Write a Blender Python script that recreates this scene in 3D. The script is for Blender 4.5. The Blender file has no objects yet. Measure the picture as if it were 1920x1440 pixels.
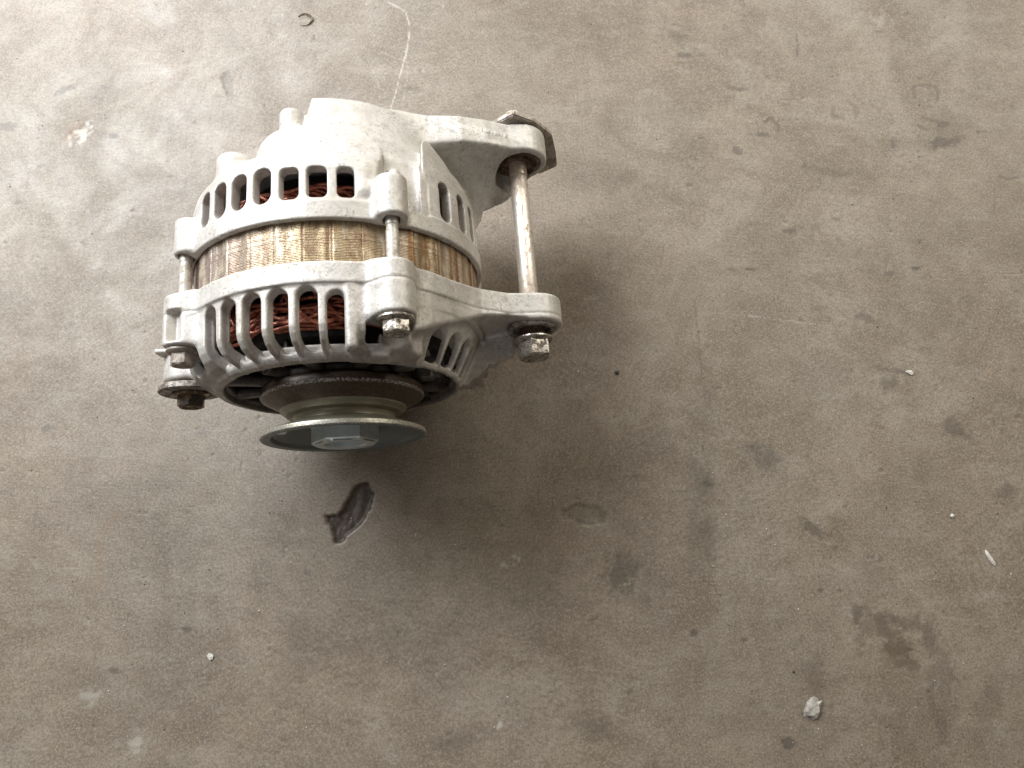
import bpy, bmesh, math, random
import numpy as np
from mathutils import Vector, Matrix

S = bpy.context.scene
COL = S.collection
random.seed(4)
rng = np.random.default_rng(11)
MM = 0.001
HB = 63.3                                   # axis height above the floor, mm

# ------------------------------------------------------------------ camera
CAM_F, CAM_T, YAW = 1300.0, 0.238, 0.078    # focal length in px of a 1920 px wide frame, tilt from vertical, yaw of the alternator
CAM = np.array([76.704, -118.005, 292.894 + HB])
cd = bpy.data.cameras.new('camera')
cd.sensor_width = 36.0
cd.lens = 36.0 * CAM_F / 1920.0
cd.clip_start = 0.01
cd.clip_end = 60.0
cam = bpy.data.objects.new('camera', cd)
COL.objects.link(cam)
cam.location = Vector(CAM) * MM
cam.rotation_euler = (CAM_T, 0, 0)
S.camera = cam

# ------------------------------------------------------------------ light: a wide door behind on the left, a smaller opening on the right, warm room bounce
w = bpy.data.worlds.new('World')
S.world = w
w.use_nodes = True
bg = w.node_tree.nodes['Background']
bg.inputs[0].default_value = (1.0, 0.79, 0.58, 1)
bg.inputs[1].default_value = 0.08

def area(name, loc, target, sx, sy, power, color):
    l = bpy.data.lights.new(name, 'AREA')
    l.shape = 'RECTANGLE'
    l.size, l.size_y = sx, sy
    l.energy = power
    l.color = color
    o = bpy.data.objects.new(name, l)
    COL.objects.link(o)
    o.location = loc
    d = Vector(target) - Vector(loc)
    o.rotation_euler = d.to_track_quat('-Z', 'Y').to_euler()
    return o
area('door_light', (-0.48, 0.50, 0.62), (0, 0.02, 0.02), 0.72, 0.48, 19.8, (0.95, 0.975, 1.0))
area('far_door_light', (0.72, 0.85, 0.72), (0.12, 0.06, 0), 1.5, 0.6, 13.0, (1.0, 0.93, 0.80))
area('front_fill', (-0.20, -0.80, 1.15), (0, 0, 0), 0.45, 0.45, 1.7, (0.97, 0.98, 1.0))  # added fill lamp on the camera side, brings out the nut facets

S.view_settings.view_transform = 'Standard'
S.view_settings.look = 'None'
S.view_settings.exposure = 0.0
S.view_settings.gamma = 1.0
S.view_settings.use_curve_mapping = False

# ------------------------------------------------------------------ numpy helpers
def fbm2(x, y, scale, octaves=4, seed=0):
    """value noise in [0,1] on arrays of positions"""
    out = np.zeros(np.broadcast(x, y).shape, np.float32)
    amp, tot = 1.0, 0.0
    for o in range(octaves):
        r = np.random.default_rng(seed * 31 + o)
        lat = r.random((256, 256)).astype(np.float32)
        u = x / scale * (2 ** o) + 37.1 * o + 1000
        v = y / scale * (2 ** o) + 11.7 * o + 1000
        iu, iv = np.floor(u).astype(int), np.floor(v).astype(int)
        fu, fv = (u - iu).astype(np.float32), (v - iv).astype(np.float32)
        fu, fv = fu * fu * (3 - 2 * fu), fv * fv * (3 - 2 * fv)
        a = lat[iu % 256, iv % 256]; b = lat[(iu + 1) % 256, iv % 256]
        c = lat[iu % 256, (iv + 1) % 256]; d = lat[(iu + 1) % 256, (iv + 1) % 256]
        out += amp * ((a * (1 - fu) + b * fu) * (1 - fv) + (c * (1 - fu) + d * fu) * fv)
        tot += amp
        amp *= 0.5
    return out / tot

def mesh_from(name, V, F):
    """V (n,3) in metres, F (m,4) or (m,3)"""
    me = bpy.data.meshes.new(name)
    n, m, k = len(V), len(F), F.shape[1]
    me.vertices.add(n)
    me.vertices.foreach_set('co', np.ascontiguousarray(V, np.float32).ravel())
    me.loops.add(m * k)
    me.loops.foreach_set('vertex_index', np.ascontiguousarray(F, np.int32).ravel())
    me.polygons.add(m)
    me.polygons.foreach_set('loop_start', np.arange(m, dtype=np.int32) * k)
    me.polygons.foreach_set('use_smooth', np.ones(m, bool))
    me.update(calc_edges=True)
    me.validate()
    return me

class Grid:
    """signed distance field on a voxel grid, mm"""
    def __init__(self, lo, hi, h):
        self.lo, self.h = np.array(lo, float), h
        self.n = [int(math.ceil((hi[i] - lo[i]) / h)) + 1 for i in range(3)]
        self.ax = [(lo[i] + np.arange(self.n[i]) * h).astype(np.float32) for i in range(3)]
        self.D = np.full(self.n, 12.0, np.float32)
    def block(self, lo, hi):
        sl = []
        for i in range(3):
            a = max(0, int((lo[i] - self.lo[i]) / self.h))
            b = min(self.n[i], int((hi[i] - self.lo[i]) / self.h) + 2)
            sl.append(slice(a, b))
        sl = tuple(sl)
        x = self.ax[0][sl[0]][:, None, None]; y = self.ax[1][sl[1]][None, :, None]; z = self.ax[2][sl[2]][None, None, :]
        return sl, x, y, z
    def add(self, fn, lo, hi, k=0.0):
        sl, x, y, z = self.block(lo, hi)
        a = self.D[sl]; b = fn(x, y, z)
        if k > 0:
            hh = np.maximum(k - np.abs(a - b), 0) / k
            self.D[sl] = np.minimum(a, b) - hh * hh * (k * 0.25)
        else:
            self.D[sl] = np.minimum(a, b)
    def cut(self, fn, lo, hi, k=0.0):
        sl, x, y, z = self.block(lo, hi)
        a = self.D[sl]; b = -fn(x, y, z)
        if k > 0:
            hh = np.maximum(k - np.abs(a - b), 0) / k
            self.D[sl] = np.maximum(a, b) + hh * hh * (k * 0.25)
        else:
            self.D[sl] = np.maximum(a, b)
    def lathe_table(self, profile, rnd=0.0):
        """distance to the polygon profile [(r, y), ...] as a (y, r) table on this grid's y axis"""
        rr = np.arange(0, 135, self.h * 0.5, dtype=np.float32)
        yy = self.ax[1]
        P = np.array(profile, np.float32)
        R, Y = np.meshgrid(rr, yy)
        d = np.full(R.shape, 1e9, np.float32)
        inside = np.zeros(R.shape, bool)
        for i in range(len(P)):
            a, b = P[i], P[(i + 1) % len(P)]
            e = b - a
            wx, wy = R - a[0], Y - a[1]
            t = np.clip((wx * e[0] + wy * e[1]) / (e @ e + 1e-9), 0, 1)
            dd = (wx - t * e[0]) ** 2 + (wy - t * e[1]) ** 2
            if not (a[0] < 0.01 and b[0] < 0.01):
                d = np.minimum(d, dd)
            c = (a[1] > Y) != (b[1] > Y)
            with np.errstate(divide='ignore', invalid='ignore'):
                xi = (b[0] - a[0]) * (Y - a[1]) / (b[1] - a[1] + 1e-12) + a[0]
            inside ^= c & (R < xi)
        d = np.sqrt(d)
        return np.where(inside, -d, d) - rnd
    def lathe(self, profile, rnd=0.0):
        T = self.lathe_table(profile, rnd)
        x = self.ax[0][:, None]; z = self.ax[2][None, :]
        r = np.sqrt(x * x + z * z) / (self.h * 0.5)
        i = np.minimum(r.astype(np.int32), T.shape[1] - 2)
        f = (r - i).astype(np.float32)
        out = np.empty(self.n, np.float32)
        for j in range(self.n[1]):
            out[:, j, :] = T[j][i] * (1 - f) + T[j][i + 1] * f
        return out
    def mesh(self, name):
        D = self.D
        D[0] = D[-1] = 5; D[:, 0] = D[:, -1] = 5; D[:, :, 0] = D[:, :, -1] = 5
        s = D < 0
        c = np.zeros([m - 1 for m in D.shape], np.uint8)
        offs = [(i, j, k) for i in (0, 1) for j in (0, 1) for k in (0, 1)]
        nx, ny, nz = D.shape
        for (i, j, k) in offs:
            c += s[i:nx - 1 + i, j:ny - 1 + j, k:nz - 1 + k]
        act = (c > 0) & (c < 8)
        I, J, K = np.nonzero(act)
        idx = np.full(act.shape, -1, np.int32)
        idx[I, J, K] = np.arange(len(I), dtype=np.int32)
        val = {o: D[I + o[0], J + o[1], K + o[2]] for o in offs}
        acc = np.zeros((len(I), 3), np.float32); cnt = np.zeros(len(I), np.float32)
        for a in offs:
            for ax in range(3):
                if a[ax]:
                    continue
                b = list(a); b[ax] = 1; b = tuple(b)
                va, vb = val[a], val[b]
                m = (va < 0) != (vb < 0)
                t = np.where(m, va / np.where(m, va - vb, 1), 0)
                for q in range(3):
                    acc[:, q] += np.where(m, a[q] + (t if q == ax else 0), 0)
                cnt += m
        V = acc / cnt[:, None] + np.stack([I, J, K], 1)
        V = V * self.h + self.lo
        Fs = []
        def quads(m, sg, cells):
            i, j, k = np.nonzero(m)
            q = np.stack([idx[i + o[0], j + o[1], k + o[2]] for o in cells], 1)
            fl = sg[i, j, k]
            q[~fl] = q[~fl][:, ::-1]
            Fs.append(q)
        a = s[:-1, 1:-1, 1:-1]; b = s[1:, 1:-1, 1:-1]
        quads(a != b, a, [(0, 0, 0), (0, 1, 0), (0, 1, 1), (0, 0, 1)])
        a = s[1:-1, :-1, 1:-1]; b = s[1:-1, 1:, 1:-1]
        quads(a != b, a, [(0, 0, 0), (0, 0, 1), (1, 0, 1), (1, 0, 0)])
        a = s[1:-1, 1:-1, :-1]; b = s[1:-1, 1:-1, 1:]
        quads(a != b, a, [(0, 0, 0), (1, 0, 0), (1, 1, 0), (0, 1, 0)])
        F = np.concatenate(Fs)
        V[:, 2] += HB
        return mesh_from(name, V * MM, F)

def cyl_y(cx, cz, r, y0, y1, rnd=1.0):
    yc, hy = (y0 + y1) / 2, (y1 - y0) / 2
    def fn(x, y, z):
        d1 = np.sqrt((x - cx) ** 2 + (z - cz) ** 2) - (r - rnd)
        d2 = np.abs(y - yc) - (hy - rnd)
        return np.minimum(np.maximum(d1, d2), 0) + np.sqrt(np.maximum(d1, 0) ** 2 + np.maximum(d2, 0) ** 2) - rnd
    return fn
def polar(R, deg):
    a = math.radians(deg)
    return R * math.sin(a), R * math.cos(a)
def slot(deg, wid, y0, y1, v0, v1, rnd=None, bend=0.0):
    """radial slot: tangent width wid, axial y0..y1 with round ends, radii v0..v1"""
    a = math.radians(deg); ca, sa = math.cos(a), math.sin(a)
    yc, hy, hw = (y0 + y1) / 2, (y1 - y0) / 2, wid / 2
    q = hw * 0.98 if rnd is None else rnd
    def fn(x, y, z):
        u = x * ca - z * sa; v = x * sa + z * ca
        u = u - bend * np.maximum(0, y0 + 12 - y) ** 2 * 0.01 if bend else u
        du = np.abs(u) - (hw - q); dy = np.abs(y - yc) - (hy - q)
        d = np.minimum(np.maximum(du, dy), 0) + np.sqrt(np.maximum(du, 0) ** 2 + np.maximum(dy, 0) ** 2) - q
        return np.maximum(d, np.maximum(v0 - v, v - v1))
    return fn
def slot_box(deg, y0, y1, v1=72):
    cx, cz = polar(v1, deg); ix, iz = polar(36, deg)
    return (min(cx, ix) - 9, y0 - 2, min(cz, iz) - 9), (max(cx, ix) + 9, y1 + 2, max(cz, iz) + 9)
def lbox(deg, u0, u1, y0, y1, v0, v1, rnd=0.8):
    a = math.radians(deg); ca, sa = math.cos(a), math.sin(a)
    uc, yc, vc = (u0 + u1) / 2, (y0 + y1) / 2, (v0 + v1) / 2
    hu, hy, hv = (u1 - u0) / 2 - rnd, (y1 - y0) / 2 - rnd, (v1 - v0) / 2 - rnd
    def fn(x, y, z):
        a_ = np.abs(x * ca - z * sa - uc) - hu; b_ = np.abs(y - yc) - hy; c_ = np.abs(x * sa + z * ca - vc) - hv
        return np.minimum(np.maximum(a_, np.maximum(b_, c_)), 0) + np.sqrt(np.maximum(a_, 0) ** 2 + np.maximum(b_, 0) ** 2 + np.maximum(c_, 0) ** 2) - rnd
    return fn
def capsule(p, q, r0, r1):
    p, q = np.array(p, np.float32), np.array(q, np.float32)
    e = q - p; L = float(e @ e)
    def fn(x, y, z):
        t = np.clip(((x - p[0]) * e[0] + (y - p[1]) * e[1] + (z - p[2]) * e[2]) / L, 0, 1)
        return np.sqrt((x - p[0] - t * e[0]) ** 2 + (y - p[1] - t * e[1]) ** 2 + (z - p[2] - t * e[2]) ** 2) - (r0 + (r1 - r0) * t)
    return fn
def poly_xz(pts, ylo, yhi, rnd=1.0):
    """polygon in the x-z plane extruded along y; ylo and yhi may be functions of (x, z)"""
    P = np.array(pts, np.float32)
    def fn(x, y, z):
        X, Z = np.broadcast_arrays(x[:, 0, :], z[:, 0, :])
        d = np.full(X.shape, 1e9, np.float32); ins = np.zeros(X.shape, bool)
        for i in range(len(P)):
            a, b = P[i], P[(i + 1) % len(P)]
            e = b - a
            wx, wz = X - a[0], Z - a[1]
            t = np.clip((wx * e[0] + wz * e[1]) / (e @ e), 0, 1)
            d = np.minimum(d, (wx - t * e[0]) ** 2 + (wz - t * e[1]) ** 2)
            c = (a[1] > Z) != (b[1] > Z)
            xi = (b[0] - a[0]) * (Z - a[1]) / (b[1] - a[1] + 1e-9) + a[0]
            ins ^= c & (X < xi)
        d = np.where(ins, -np.sqrt(d), np.sqrt(d))
        d1 = (d + rnd)[:, None, :]
        l = ylo(X, Z)[:, None, :] if callable(ylo) else ylo
        h = yhi(X, Z)[:, None, :] if callable(yhi) else yhi
        d2 = np.maximum(l - y, y - h) + rnd
        return np.minimum(np.maximum(d1, d2), 0) + np.sqrt(np.maximum(d1, 0) ** 2 + np.maximum(d2, 0) ** 2) - rnd
    return fn
def arc(cx, cz, r, a0, a1, n):
    return [(cx + r * math.sin(math.radians(a0 + (a1 - a0) * i / n)), cz + r * math.cos(math.radians(a0 + (a1 - a0) * i / n))) for i in range(n + 1)]

# ------------------------------------------------------------------ materials
class NT:
    def __init__(self, name):
        self.m = bpy.data.materials.new(name)
        self.m.use_nodes = True
        self.t = self.m.node_tree
        self.b = self.t.nodes['Principled BSDF']
        self.tc = self.t.nodes.new('ShaderNodeTexCoord')
    def n(self, typ, **kw):
        nd = self.t.nodes.new(typ)
        for k, v in kw.items():
            setattr(nd, k, v)
        return nd
    def link(self, a, b):
        self.t.links.new(a, b)
    def put(self, sock, v):
        if hasattr(v, 'links'):
            self.link(v, sock)
        else:
            sock.default_value = v
    def noise(self, scale, detail=4, rough=0.55, vec=None, out='Fac', dist=0.0):
        nd = self.n('ShaderNodeTexNoise')
        nd.inputs['Scale'].default_value = scale; nd.inputs['Detail'].default_value = detail
        nd.inputs['Roughness'].default_value = rough; nd.inputs['Distortion'].default_value = dist
        self.link(vec or self.tc.outputs['Object'], nd.inputs['Vector'])
        return nd.outputs[out]
    def scaled(self, s, vec=None):
        nd = self.n('ShaderNodeMapping')
        nd.inputs['Scale'].default_value = s
        self.link(vec or self.tc.outputs['Object'], nd.inputs['Vector'])
        return nd.outputs[0]
    def ramp(self, fac, lo, hi, a=0.0, b=1.0):
        nd = self.n('ShaderNodeMapRange')
        nd.clamp = True
        nd.inputs[1].default_value = lo; nd.inputs[2].default_value = hi
        nd.inputs[3].default_value = a; nd.inputs[4].default_value = b
        self.link(fac, nd.inputs[0])
        return nd.outputs[0]
    def math(self, op, a, b=0.0):
        nd = self.n('ShaderNodeMath', operation=op)
        self.put(nd.inputs[0], a); self.put(nd.inputs[1], b)
        return nd.outputs[0]
    def mix(self, fac, a, b, mode='MIX'):
        nd = self.n('ShaderNodeMix', data_type='RGBA', blend_type=mode)
        self.put(nd.inputs[0], fac)
        for s, v in ((nd.inputs[6], a), (nd.inputs[7], b)):
            if isinstance(v, tuple):
                s.default_value = v if len(v) == 4 else v + (1,)
            else:
                self.link(v, s)
        return nd.outputs[2]
    def bump(self, h, strength, dist, prev=None):
        nd = self.n('ShaderNodeBump')
        nd.inputs['Strength'].default_value = strength; nd.inputs['Distance'].default_value = dist
        self.link(h, nd.inputs['Height'])
        if prev is not None:
            self.link(prev, nd.inputs['Normal'])
        return nd.outputs[0]
    def out(self, color=None, rough=None, metal=None, normal=None, spec=None):
        for k, v in (('Base Color', color), ('Roughness', rough), ('Metallic', metal), ('Normal', normal), ('Specular IOR Level', spec)):
            if v is None:
                continue
            if isinstance(v, tuple):
                v = v if len(v) == 4 else v + (1,)
            self.put(self.b.inputs[k], v)
        return self.m
    def mix_vec(self, vec):
        nd = self.n('ShaderNodeMapping')
        nd.inputs['Scale'].default_value = (1.0, 0.9, 1.0)
        self.link(vec, nd.inputs['Vector'])
        return nd.outputs[0]
    def xyz(self):
        nd = self.n('ShaderNodeSeparateXYZ')
        self.link(self.tc.outputs['Object'], nd.inputs[0])
        return nd.outputs
    def attr(self, name):
        nd = self.n('ShaderNodeAttribute', attribute_name=name)
        return nd.outputs['Fac']

def mat_casting():
    t = NT('oxidised_aluminium')
    big = t.noise(38, 5, 0.6)
    med = t.noise(160, 5, 0.65)
    fine = t.noise(900, 4, 0.7)
    c = t.mix(t.ramp(big, 0.35, 0.68), (0.52, 0.495, 0.455), (0.67, 0.65, 0.615))
    c = t.mix(t.ramp(med, 0.48, 0.66, 0, 0.5), c, (0.42, 0.40, 0.37))
    c = t.mix(t.ramp(t.noise(95, 5, 0.7, dist=0.8), 0.54, 0.66, 0, 0.5), c, (0.70, 0.69, 0.665))
    # small dark corrosion flecks, thick in patches
    fl = t.ramp(t.noise(1000, 4, 0.7), 0.535, 0.64)
    patch = t.ramp(t.noise(75, 4, 0.75), 0.42, 0.64, 0.12, 1.0)
    # chipped skin along the machined joint faces
    yj = t.xyz()[1]
    chip_ = t.math('MAXIMUM', t.ramp(t.math('ABSOLUTE', t.math('SUBTRACT', yj, 0.0012)), 0.0040, 0.0012), t.ramp(t.math('ABSOLUTE', t.math('ADD', yj, 0.0178)), 0.0032, 0.0010))
    patch = t.math('MAXIMUM', patch, t.math('MULTIPLY', chip_, t.ramp(t.noise(120, 3, 0.6), 0.42, 0.60)))
    flk = t.math('MULTIPLY', fl, patch)
    c = t.mix(t.math('MULTIPLY', flk, 0.92), c, (0.175, 0.16, 0.14))
    fl2 = t.math('MULTIPLY', t.ramp(t.noise(420, 4, 0.7), 0.62, 0.70), t.ramp(t.noise(55, 3, 0.6, dist=0.4), 0.50, 0.62))
    c = t.mix(t.math('MULTIPLY', fl2, 0.6), c, (0.30, 0.285, 0.26))
    mot = t.math('MULTIPLY', t.ramp(t.noise(330, 5, 0.75), 0.50, 0.66), t.ramp(t.noise(42, 3, 0.6), 0.36, 0.58, 0.15, 1.0))
    c = t.mix(t.math('MULTIPLY', mot, 0.55), c, (0.25, 0.235, 0.21))
    c = t.mix(t.ramp(t.noise(30, 5, 0.7, dist=0.7), 0.48, 0.68, 0, 0.62), c, (0.36, 0.325, 0.28))
    # road grime that settled on the pulley end
    y = t.xyz()[1]
    g = t.ramp(y, -0.036, -0.053)
    g = t.math('MULTIPLY', g, t.ramp(t.noise(130, 5, 0.7), 0.30, 0.62, 0.25, 1.0))
    c = t.mix(t.math('MULTIPLY', g, 0.72), c, (0.16, 0.135, 0.112))
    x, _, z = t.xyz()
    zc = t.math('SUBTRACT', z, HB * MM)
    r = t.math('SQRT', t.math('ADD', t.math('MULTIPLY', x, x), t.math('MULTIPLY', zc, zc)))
    grime_shade = t.math('MULTIPLY', t.math('MULTIPLY', t.ramp(y, -0.0400, -0.0440), t.ramp(r, 0.0492, 0.0474)), t.ramp(t.noise(140, 4, 0.7), 0.25, 0.6, 0.7, 1.0))
    c = t.mix(grime_shade, c, (0.050, 0.040, 0.034))  # grime inside the front lip, with the shade of the recess painted in
    n1 = t.bump(fine, 0.22, 0.0005)
    n3 = t.bump(med, 0.22, 0.0010, n1)
    return t.out(c, t.ramp(med, 0.3, 0.7, 0.40, 0.60), 0.22, n3, 0.45)

def mat_metal(name, base, rust, amount, rough=0.3, metal=0.9, scale=260, stretch=None, ends=None):
    t = NT(name)
    vec = t.scaled(stretch) if stretch else None
    a = t.noise(scale, 6, 0.65, vec)
    f = t.noise(1500, 3, 0.6)
    m = t.ramp(a, 0.62 - amount * 0.35, 0.70 - amount * 0.30)
    if ends:
        e = t.ramp(t.math('ABSOLUTE', t.math('SUBTRACT', t.xyz()[1], ends[0])), ends[1], ends[2])
        m = t.math('MAXIMUM', m, t.math('MULTIPLY', e, t.ramp(a, 0.34, 0.58, 0.15, 0.95)))
    c = t.mix(m, base, rust)
    c = t.mix(t.ramp(f, 0.5, 0.75, 0, 0.45), c, tuple(v * 0.45 for v in base))
    me = t.ramp(m, 0, 1, metal, 0.15)
    ro = t.math('ADD', t.ramp(m, 0, 1, rough, 0.65), t.ramp(f, 0.3, 0.7, -0.05, 0.12))
    return t.out(c, ro, me, t.bump(f, 0.25, 0.0004, t.bump(a, 0.2, 0.0006)), 0.5)

def mat_stator():
    t = NT('varnished_laminations')
    x, y, z = t.xyz()
    zc = t.math('SUBTRACT', z, HB * MM)
    ang = t.math('ARCTAN2', x, zc)
    co = t.n('ShaderNodeCombineXYZ')
    t.link(ang, co.inputs[0]); t.put(co.inputs[1], 0.0); t.put(co.inputs[2], 0.0)
    co2 = t.n('ShaderNodeCombineXYZ')
    t.link(ang, co2.inputs[0]); t.link(t.math('MULTIPLY', y, 6.0), co2.inputs[1])
    broad = t.noise(2.6, 1, 0.4, co.outputs[0])
    nar = t.noise(9.5, 2, 0.7, t.mix_vec(co2.outputs[0]))
    mott = t.noise(34, 5, 0.7, co2.outputs[0])
    fine = t.noise(1300, 3, 0.6, t.scaled((0.5, 1.6, 0.5)))
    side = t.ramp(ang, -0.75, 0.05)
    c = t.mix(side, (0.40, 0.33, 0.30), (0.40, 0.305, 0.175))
    c = t.mix(t.ramp(nar, 0.53, 0.63, 0, 0.62), c, (0.19, 0.095, 0.040))
    c = t.mix(t.ramp(nar, 0.45, 0.36, 0, 0.85), c, (0.68, 0.60, 0.47))
    c = t.mix(t.ramp(t.noise(22, 2, 0.6, co.outputs[0]), 0.58, 0.66, 0, 0.45), c, (0.24, 0.12, 0.05))
    c = t.mix(t.ramp(mott, 0.50, 0.68, 0, 0.8), c, (0.15, 0.078, 0.038))
    c = t.mix(t.ramp(fine, 0.52, 0.70, 0, 0.45), c, (0.66, 0.56, 0.43))
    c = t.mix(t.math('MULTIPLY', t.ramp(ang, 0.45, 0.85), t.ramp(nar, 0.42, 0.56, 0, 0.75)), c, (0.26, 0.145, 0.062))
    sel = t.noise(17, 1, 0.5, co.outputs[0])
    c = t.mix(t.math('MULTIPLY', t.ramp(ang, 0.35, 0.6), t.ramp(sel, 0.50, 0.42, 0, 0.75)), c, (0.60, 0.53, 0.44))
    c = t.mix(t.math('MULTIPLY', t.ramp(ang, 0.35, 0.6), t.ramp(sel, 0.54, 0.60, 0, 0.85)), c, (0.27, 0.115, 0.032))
    c = t.mix(t.ramp(broad, 0.5, 0.7, 0, 0.25), c, (0.22, 0.10, 0.035))
    c = t.mix(0.12, c, (0.20, 0.165, 0.125))
    n = t.bump(mott, 0.3, 0.0006, t.bump(fine, 0.25, 0.0004))
    return t.out(c, t.ramp(mott, 0.3, 0.7, 0.30, 0.52), 0.45, n, 0.5)

def mat_plain(name, col, rough, metal=0.0, var=0.25, scale=400):
    t = NT(name)
    a = t.noise(scale, 4, 0.6)
    c = t.mix(t.ramp(a, 0.3, 0.7, 0, 1), tuple(v * (1 - var) for v in col), tuple(min(1, v * (1 + var)) for v in col))
    return t.out(c, rough, metal, t.bump(a, 0.2, 0.0004), 0.5)

def mat_zinc_pulley():
    t = NT('zinc_plated_pulley')
    x, y, z = t.xyz()
    zc = t.math('SUBTRACT', z, HB * MM)
    r = t.math('SQRT', t.math('ADD', t.math('MULTIPLY', x, x), t.math('MULTIPLY', zc, zc)))
    fr = t.noise(240, 5, 0.65)
    f2 = t.noise(1300, 4, 0.65)
    face = t.ramp(t.math('ADD', y, t.math('ADD', 0.0643, t.math('MULTIPLY', t.math('SUBTRACT', r, 0.0195), 0.45))), 0.0001, -0.0001)                    # front dish: bluish zinc, belt side: olive chromate
    c = t.mix(face, (0.33, 0.31, 0.235), (0.150, 0.175, 0.176))
    c = t.mix(t.ramp(fr, 0.45, 0.7, 0, 0.55), c, (0.19, 0.19, 0.17))
    c = t.mix(t.ramp(f2, 0.57, 0.72, 0, 0.30), c, (0.50, 0.50, 0.47))
    # belt dirt on the rear cheek of the groove
    belt = t.math('MULTIPLY', t.ramp(y, -0.0592, -0.0586), t.ramp(fr, 0.2, 0.5, 0.85, 1.0))
    c = t.mix(belt, c, t.mix(t.ramp(f2, 0.4, 0.65), (0.040, 0.024, 0.015), (0.095, 0.064, 0.044)))
    # bare scuffed rims
    rim = t.math('MULTIPLY', t.ramp(r, 0.0334, 0.0341), t.ramp(f2, 0.46, 0.60))
    edge = t.math('MAXIMUM', face, t.math('MULTIPLY', t.ramp(y, -0.0530, -0.0534), 0.8))
    rim = t.math('MULTIPLY', rim, edge)
    c = t.mix(t.math('MULTIPLY', rim, 0.85), c, (0.62, 0.61, 0.58))
    conc = t.noise(900, 2, 0.5, t.scaled((0.25, 1, 0.25)))
    return t.out(c, t.ramp(fr, 0.3, 0.7, 0.30, 0.50), t.ramp(belt, 0, 1, 0.50, 0.0), t.bump(conc, 0.15, 0.0004, t.bump(f2, 0.15, 0.0003)), 0.5)

def mat_floor():
    t = NT('worn_concrete')
    b1 = t.noise(7, 6, 0.6)
    b2 = t.noise(26, 6, 0.65, dist=0.6)
    b3 = t.noise(110, 5, 0.7)
    st = t.noise(70, 5, 0.7, t.scaled((0.5, 1.4, 1)))
    f1 = t.noise(480, 4, 0.75)
    f2 = t.noise(950, 3, 0.75)
    c = t.mix(t.ramp(b1, 0.36, 0.64), (0.221, 0.173, 0.126), (0.237, 0.204, 0.162))
    c = t.mix(t.ramp(t.noise(15, 6, 0.68, dist=0.9), 0.44, 0.64, 0, 0.80), c, (0.142, 0.106, 0.072))
    c = t.mix(t.ramp(b2, 0.48, 0.66, 0, 0.50), c, (0.133, 0.104, 0.077))
    c = t.mix(t.ramp(b2, 0.47, 0.32, 0, 0.50), c, (0.283, 0.251, 0.209))
    c = t.mix(t.ramp(b3, 0.50, 0.66, 0, 0.38), c, (0.132, 0.105, 0.078))
    c = t.mix(t.ramp(st, 0.52, 0.68, 0, 0.38), c, (0.292, 0.260, 0.216))
    c = t.mix(t.ramp(f1, 0.46, 0.68, 0, 0.36), c, (0.110, 0.088, 0.066))
    c = t.mix(t.ramp(f2, 0.50, 0.64, 0, 0.52), c, (0.315, 0.279, 0.232))
    c = t.mix(t.ramp(f2, 0.48, 0.34, 0, 0.55), c, (0.098, 0.080, 0.061))
    wisp = t.ramp(t.math('ABSOLUTE', t.math('SUBTRACT', t.noise(60, 5, 0.65, t.scaled((0.7, 1.3, 1)), dist=1.2), 0.5)), 0.012, 0.0)
    c = t.mix(t.math('MULTIPLY', wisp, t.ramp(b3, 0.42, 0.62, 0, 0.55)), c, (0.088, 0.071, 0.055))
    wisp2 = t.ramp(t.math('ABSOLUTE', t.math('SUBTRACT', t.noise(85, 4, 0.6, t.scaled((1.2, 0.8, 1)), dist=1.5), 0.46)), 0.010, 0.0)
    c = t.mix(t.math('MULTIPLY', wisp2, t.ramp(b2, 0.45, 0.62, 0, 0.36)), c, (0.327, 0.291, 0.247))
    # pinholes and pale sand grains
    dk = t.math('MULTIPLY', t.ramp(t.noise(420, 2, 0.5), 0.73, 0.77), 0.7)
    c = t.mix(dk, c, (0.050, 0.041, 0.033))
    lt = t.math('MULTIPLY', t.ramp(t.noise(640, 2, 0.5, t.scaled((1, 1, 3.0))), 0.75, 0.79), 0.65)
    c = t.mix(lt, c, (0.419, 0.380, 0.323))
    # stains, spalls and scratches placed on the sheet
    c = t.mix(t.attr('stain'), c, (0.062, 0.050, 0.040))
    c = t.mix(t.attr('rust'), c, (0.185, 0.115, 0.060))
    c = t.mix(t.attr('pale'), c, (0.50, 0.475, 0.43))
    c = t.mix(t.attr('pit'), c, t.mix(t.ramp(f1, 0.35, 0.65), (0.026, 0.017, 0.012), (0.062, 0.042, 0.031)))
    n = t.bump(f2, 0.10, 0.0006, t.bump(f1, 0.10, 0.0010, t.bump(b3, 0.16, 0.0018)))
    return t.out(c, t.ramp(b2, 0.3, 0.7, 0.40, 0.62), 0.0, n, 0.5)

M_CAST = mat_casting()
M_STATOR = mat_stator()
M_STEEL = mat_metal('zinc_plated_steel', (0.56, 0.54, 0.49), (0.36, 0.31, 0.25), 0.35, 0.46, 0.55)
M_HEAD = mat_metal('bright_worn_steel', (0.58, 0.55, 0.50), (0.15, 0.12, 0.09), 0.45, 0.26, 0.95, 420)
M_ROD = mat_metal('rusty_pivot_steel', (0.68, 0.635, 0.575), (0.36, 0.265, 0.185), 0.24, 0.36, 0.70, 520, (1, 0.5, 1), (0.016, 0.014, 0.030))
M_BUSH = mat_metal('rusty_brown_steel', (0.20, 0.14, 0.10), (0.085, 0.045, 0.028), 0.6, 0.5, 0.3)
M_PLATE = mat_metal('grimy_plate_steel', (0.46, 0.42, 0.37), (0.26, 0.205, 0.165), 0.45, 0.5, 0.35)
M_DARKHEAD = mat_metal('oily_bronze_steel', (0.34, 0.25, 0.16), (0.06, 0.045, 0.035), 0.65, 0.28, 0.8)
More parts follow.
